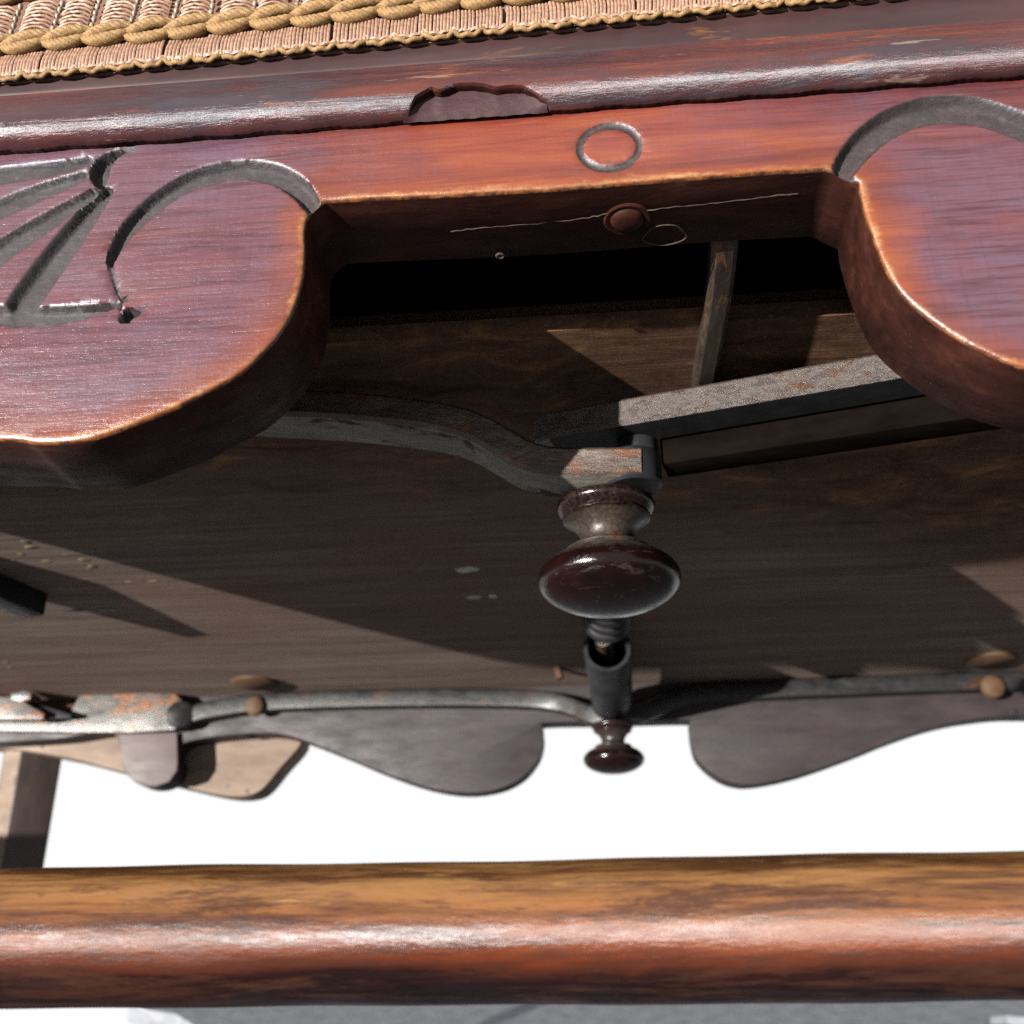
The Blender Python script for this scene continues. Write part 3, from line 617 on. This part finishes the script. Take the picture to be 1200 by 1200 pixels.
# screws, plugs
def head(px, py, Y, r, mat, parent, nm='screw_head', ax=(0, -1, 0)):
    c = at(px, py, Y); m = MB(); lathe(m, [(r, -.002), (r, .0004), (r * .85, .0016), (r * .5, .0025), (.0001, .0028)], c, ax, 24); return m.build(nm, mat, parent)
head(299, 827, .4195, .0058, M['brown'], sl_); head(1164, 804, .4195, .0066, M['brown'], sr_)
for px, py in ((299, 803), (1163, 776)):
    c = atb(px, py, .0018); m = MB(); lathe(m, [(.0001, 0), (.0125, 0), (.0135, .0008), (.0135, .0026)], c, (0, 0, 1), 28); m.build('wooden_plug', M['brown'], board)
head(290, 860, YR + .006, .0058, M['black'], ra, 'bolt_end', (0, 0, -1)); head(1184, 838, YR + .006, .0064, M['black'], ra, 'bolt_end', (0, 0, -1))
a, b = at(650, 770, .39), at(657, 795, .39); m = MB(); tube(m, [a, a.lerp(b, .5), b], [.0020, .0024, .0020], 12); m.build('rusty_peg', M['rust'], board)

# ---- left end: plates, block, post, pale rail behind
pl = px_prism('bracket_plate', [(84, 832), (93, 814), (150, 812), (205, 813), (214, 822), (216, 845), (204, 855), (150, 858), (90, 858), (45, 857), (-30, 856), (-30, 842), (40, 840), (78, 841)], .418, .004, M['iron_pale'], chair, .0006); pl['label'] = 'pale rust-patched bracket plate at the left end of the strap'
c = at(212, 837, .418); m = MB()
lathe(m, [(.0001, -.0016), (.005, -.0013), (.0074, -.0005), (.0082, .0008), (.0082, .004)], c, (-.35, 1, 0), 28); m.build('boss', M['iron_grey'], pl)
px_prism('rust_block', [(33, 806), (38, 803), (78, 815), (90, 822), (84, 834), (66, 830), (44, 821)], .424, .006, M['rust'], pl)
px_prism('upper_plate', [(-40, 789), (26, 787), (28, 793), (-40, 797)], .400, .014, M['iron_pale'], pl, .0004)
px_prism('middle_plate', [(-40, 799), (16, 796), (22, 800), (20, 805), (-40, 807)], .403, .012, M['iron_pale'], pl, .0004)
px_prism('pin', [(12, 812), (30, 808), (37, 812), (36, 819), (24, 822), (12, 820)], .400, .012, M['iron_pale'], pl, .001)
px_prism('rusty_link', [(-10, 803), (14, 801), (20, 806), (14, 812), (-10, 813)], .408, .008, M['rust'], pl, .0005)
px_prism('lower_arm', [(-30, 818), (10, 816), (26, 822), (52, 836), (50, 843), (-30, 842)], .404, .008, M['iron_pale'], pl, .0008)
px_prism('dark_arm', [(20, 820), (40, 824), (84, 837), (82, 841), (50, 841)], .410, .006, M['black'], pl, .0004)
px_prism('slot', [(28, 792), (60, 800), (94, 812), (88, 822), (60, 812), (36, 806)], .436, .003, M['black'], chair, .0003)
tab = px_prism('pale_tab', [(140, 860), (207, 858), (208, 892), (207, 903), (198, 916), (182, 921.5), (163, 918), (148, 904), (142, 885)], YR - .0035, .003, M['pale_iron'], ra, .0008)
prail = px_prism('pale_rail', [tuple(q) for q in catmull([(-60, 850), (-60, 868), (60, 884), (140, 903), (215, 922), (262, 932), (290, 932), (308, 924), (330, 898), (352, 872), (352, 850)], 4)], .4475, .02, M['pale'], chair, .001); prail['label'] = 'pale sunlit rail end behind the rear apron'
# post, square, turned to the sun, its lit face also painted paler
b0, b1 = at(29, 862, .452), at(3, 1012, .452)
m = MB(); d = (b1 - b0)
def sq(p, s): return [p + Vector((-.0150, .0052, 0)) * s, p, p + Vector((.020, .0135, 0)) * s, p + Vector((.004, .025, 0)) * s]
tb = b0 - d * .35; bb = b0 + d * 1.95
vv = sq(tb, 1) + sq(bb, .93)
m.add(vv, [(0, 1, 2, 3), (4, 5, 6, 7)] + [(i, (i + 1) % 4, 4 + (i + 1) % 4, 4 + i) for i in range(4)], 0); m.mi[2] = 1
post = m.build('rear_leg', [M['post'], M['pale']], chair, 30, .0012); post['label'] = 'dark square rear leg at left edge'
# dark arm hanging below the board at far left
pa = [atb(-120, 650, .010), atb(52, 721, .010)]; d = (pa[1] - pa[0]).normalized(); sd_ = Vector((-d.y, d.x, 0)) * .012
m = MB(); q = [pa[0], pa[1], pa[1] + sd_, pa[0] + sd_]; prism(m, [Vector((p.x, p.y, zb(p.y) - .0102)) for p in q], (0, 0, .0104)); m.build('side_arm', M['black'], chair, 30, .0006)

# ---- flecks of paint on the board
def fleck(px, py, rx, ry, mat='fleck'):
    c = atb(px, py); m = MB(); n = 9; base = []
    for k in range(n):
        t = 2 * math.pi * k / n; r = random.uniform(.65, 1.1); base.append(Vector((c.x + rx * r * math.cos(t), c.y + ry * r * math.sin(t), c.z + .0002)))
    vv = base + [Vector((p.x * .8 + c.x * .2, p.y * .8 + c.y * .2, c.z - .0001)) for p in base]
    m.add(vv, [tuple(range(n, 2 * n))] + [(k, (k + 1) % n, n + (k + 1) % n, n + k) for k in range(n)]); m.build('paint_fleck', M[mat], board)
for a in [(30, 635, .0028, .0022), (36, 641, .0038, .0022), (24, 650, .0020, .0016), (55, 658, .0026, .0018), (98, 656, .0034, .0020), (108, 664, .0026, .0022), (104, 667, .0016, .0016), (78, 650, .0018, .0012), (50, 671, .0022, .0016), (92, 680, .0036, .0014), (14, 657, .0018, .0012), (180, 681, .0030, .0012), (152, 682, .0024, .001), (8, 776, .003, .002), (12, 782, .002, .002),
          (963, 620, .0052, .0012)]: fleck(*a)
for a in [(548, 668, .0065, .0042), (556, 700, .0052, .0026), (578, 699, .0030, .0024)]: fleck(*a, mat='paint')
for a in [(92, 715, .010, .0022), (128, 714, .010, .0026)]: fleck(*a, mat='black')

# ---- gimp trim on the upholstery
gimp = MB(); gx = np.arange(-.19, .10, .004); vv = []
gv = [0, .0012, .004, .008, .013, .018, .024, .030]
for u in gx: vv += [upoint(u, v, .0004) for v in gv]
gimp.add(vv, [(i * 8 + k, i * 8 + k + 1, (i + 1) * 8 + k + 1, (i + 1) * 8 + k) for i in range(len(gx) - 1) for k in range(7)])
gimp = gimp.build('gimp_trim', M['pinkdark'], chair, 60); gimp['label'] = 'gold and pink woven gimp along the seat edge'
PITCHX = .0100
def copy_to(o, u, base_u, rowfix=True):
    c = o.copy(); COL.objects.link(c); c.parent = gimp
    c.location = upoint(u + random.uniform(-.0003, .0003), 0) - FOOT + Vector((0, random.uniform(-.0004, -.0001), random.uniform(-.0003, .0003)))
    c.rotation_euler = (0, random.uniform(-.035, .035), random.uniform(-.008, .008)); c.scale = (random.uniform(.95, 1.06), random.uniform(1., 1.15), random.uniform(.98, 1.03)); return c
U0 = -.145
def cord(mb, ctrl, rad, plies=3, turns=2.0):
    C = [Vector(upoint(*q)) for q in catmull(ctrl, 6)]; fr = frames(C); n = len(fr)
    for pz in range(plies):
        path = []; rr = []
        for i, (p, a, b) in enumerate(fr):
            t = i / (n - 1); bul = .45 + .55 * math.sin(math.pi * min(max(t, .02), .98)) ** .7; an = 2 * math.pi * (pz / plies + turns * t)
            path.append(p + (a * math.cos(an) + b * math.sin(an)) * rad * .62 * bul); rr.append(rad * .62 * bul)
        tube(mb, path, rr, 6)
def leaf_pair(v0, name):
    m = MB(); cord(m, [(U0 - .0012, v0 + .0002, .0012), (U0 + .002, v0 + .0012, .0014), (U0 + .006, v0 + .0022, .0015), (U0 + .0112, v0 + .0026, .0011)], .00135, 5, 1.9)
    up = m.build(name, M['gold'], gimp, 60)
    m = MB(); cord(m, [(U0 - .0006, v0 - .0004, .0014), (U0 + .003, v0 - .0013, .0015), (U0 + .0068, v0 - .0009, .0015), (U0 + .0114, v0 + .0006, .0011)], .0013, 5, 1.9)
    return up, m.build(name, M['gold'], gimp, 60)
def thread_block():
    m = MB()
    for k in range(9):
        v = .0100 + k * .00098
        C = [upoint(U0 + .0012 + .0076 * t, v + random.uniform(-.00012, .00012) + .0003 * math.sin(math.pi * t), .0006 + .0011 * math.sin(math.pi * t) ** .6) for t in np.linspace(0, 1, 9)]
        tube(m, C, .00040, 6)
    return m.build('thread_block', M['pink'], gimp, 60)
def bead_column():
    m = MB()
    for k in range(5):
        c = upoint(U0 + .0001 + random.uniform(-.0001, .0001), .0106 + k * .0017, .0012)
        tube(m, [c + Vector((-.0001, 0, -.0008)), c + Vector((0, -.0003, -.0004)), c + Vector((.0001, -.0004, .0001)), c + Vector((.0002, -.0001, .0007))], [.0003, .00058, .0006, .0003], 7)
    return m.build('stitch_column', M['cream'], gimp, 60)
def ribs():
    m = MB()
    for k in range(6):
        u = U0 + k * .00167 + random.uniform(-.00015, .00015)
        for j in range(2):
            C = [upoint(u + j * .0008 + .0002 * math.sin(t * 3), .0004 + .0052 * t, .0005 + .0009 * math.sin(math.pi * min(t + .1, 1))) for t in np.linspace(0, 1, 7)]
            tube(m, C, random.uniform(.00034, .00044), 6)
    return m.build('wrapped_ribs', M['pink'], gimp, 60)
protos = []
for o in leaf_pair(.0072, 'braid_leaf'): protos.append((o, .085))
for o in leaf_pair(.0215, 'braid_leaf'): protos.append((o, -.06))
protos += [(thread_block(), -.02), (bead_column(), -.02), (ribs(), .09)]
for o, lim in protos:
    o0 = upoint(U0, 0) - FOOT; o.data.transform(Matrix.Translation(-o0)); o.location = o0
    u = U0 + PITCHX
    while u < lim: copy_to(o, u, U0); u += PITCHX
m = MB(); C = []
for u in np.arange(-.165, .075, .0005):
    t = (u / .0068) % 1; C.append(upoint(u, .0002 - .0010 * abs(math.sin(math.pi * t)) ** .6 + .0004, .0011 + .0003 * math.sin(2 * math.pi * u / .0031)))
tube(m, C, .00062, 7); m.build('scalloped_edge_cord', M['gold'], gimp, 60)
m = MB(); C = []
for u in np.arange(-.165, .075, .0005):
    t = (u / .0068) % 1; C.append(upoint(u, .0014 - .0008 * abs(math.sin(math.pi * t)) ** .6, .0012 + .0002 * math.sin(2 * math.pi * u / .0023)))
tube(m, C, .0005, 6); m.build('edge_cord', M['pink'], gimp, 60)
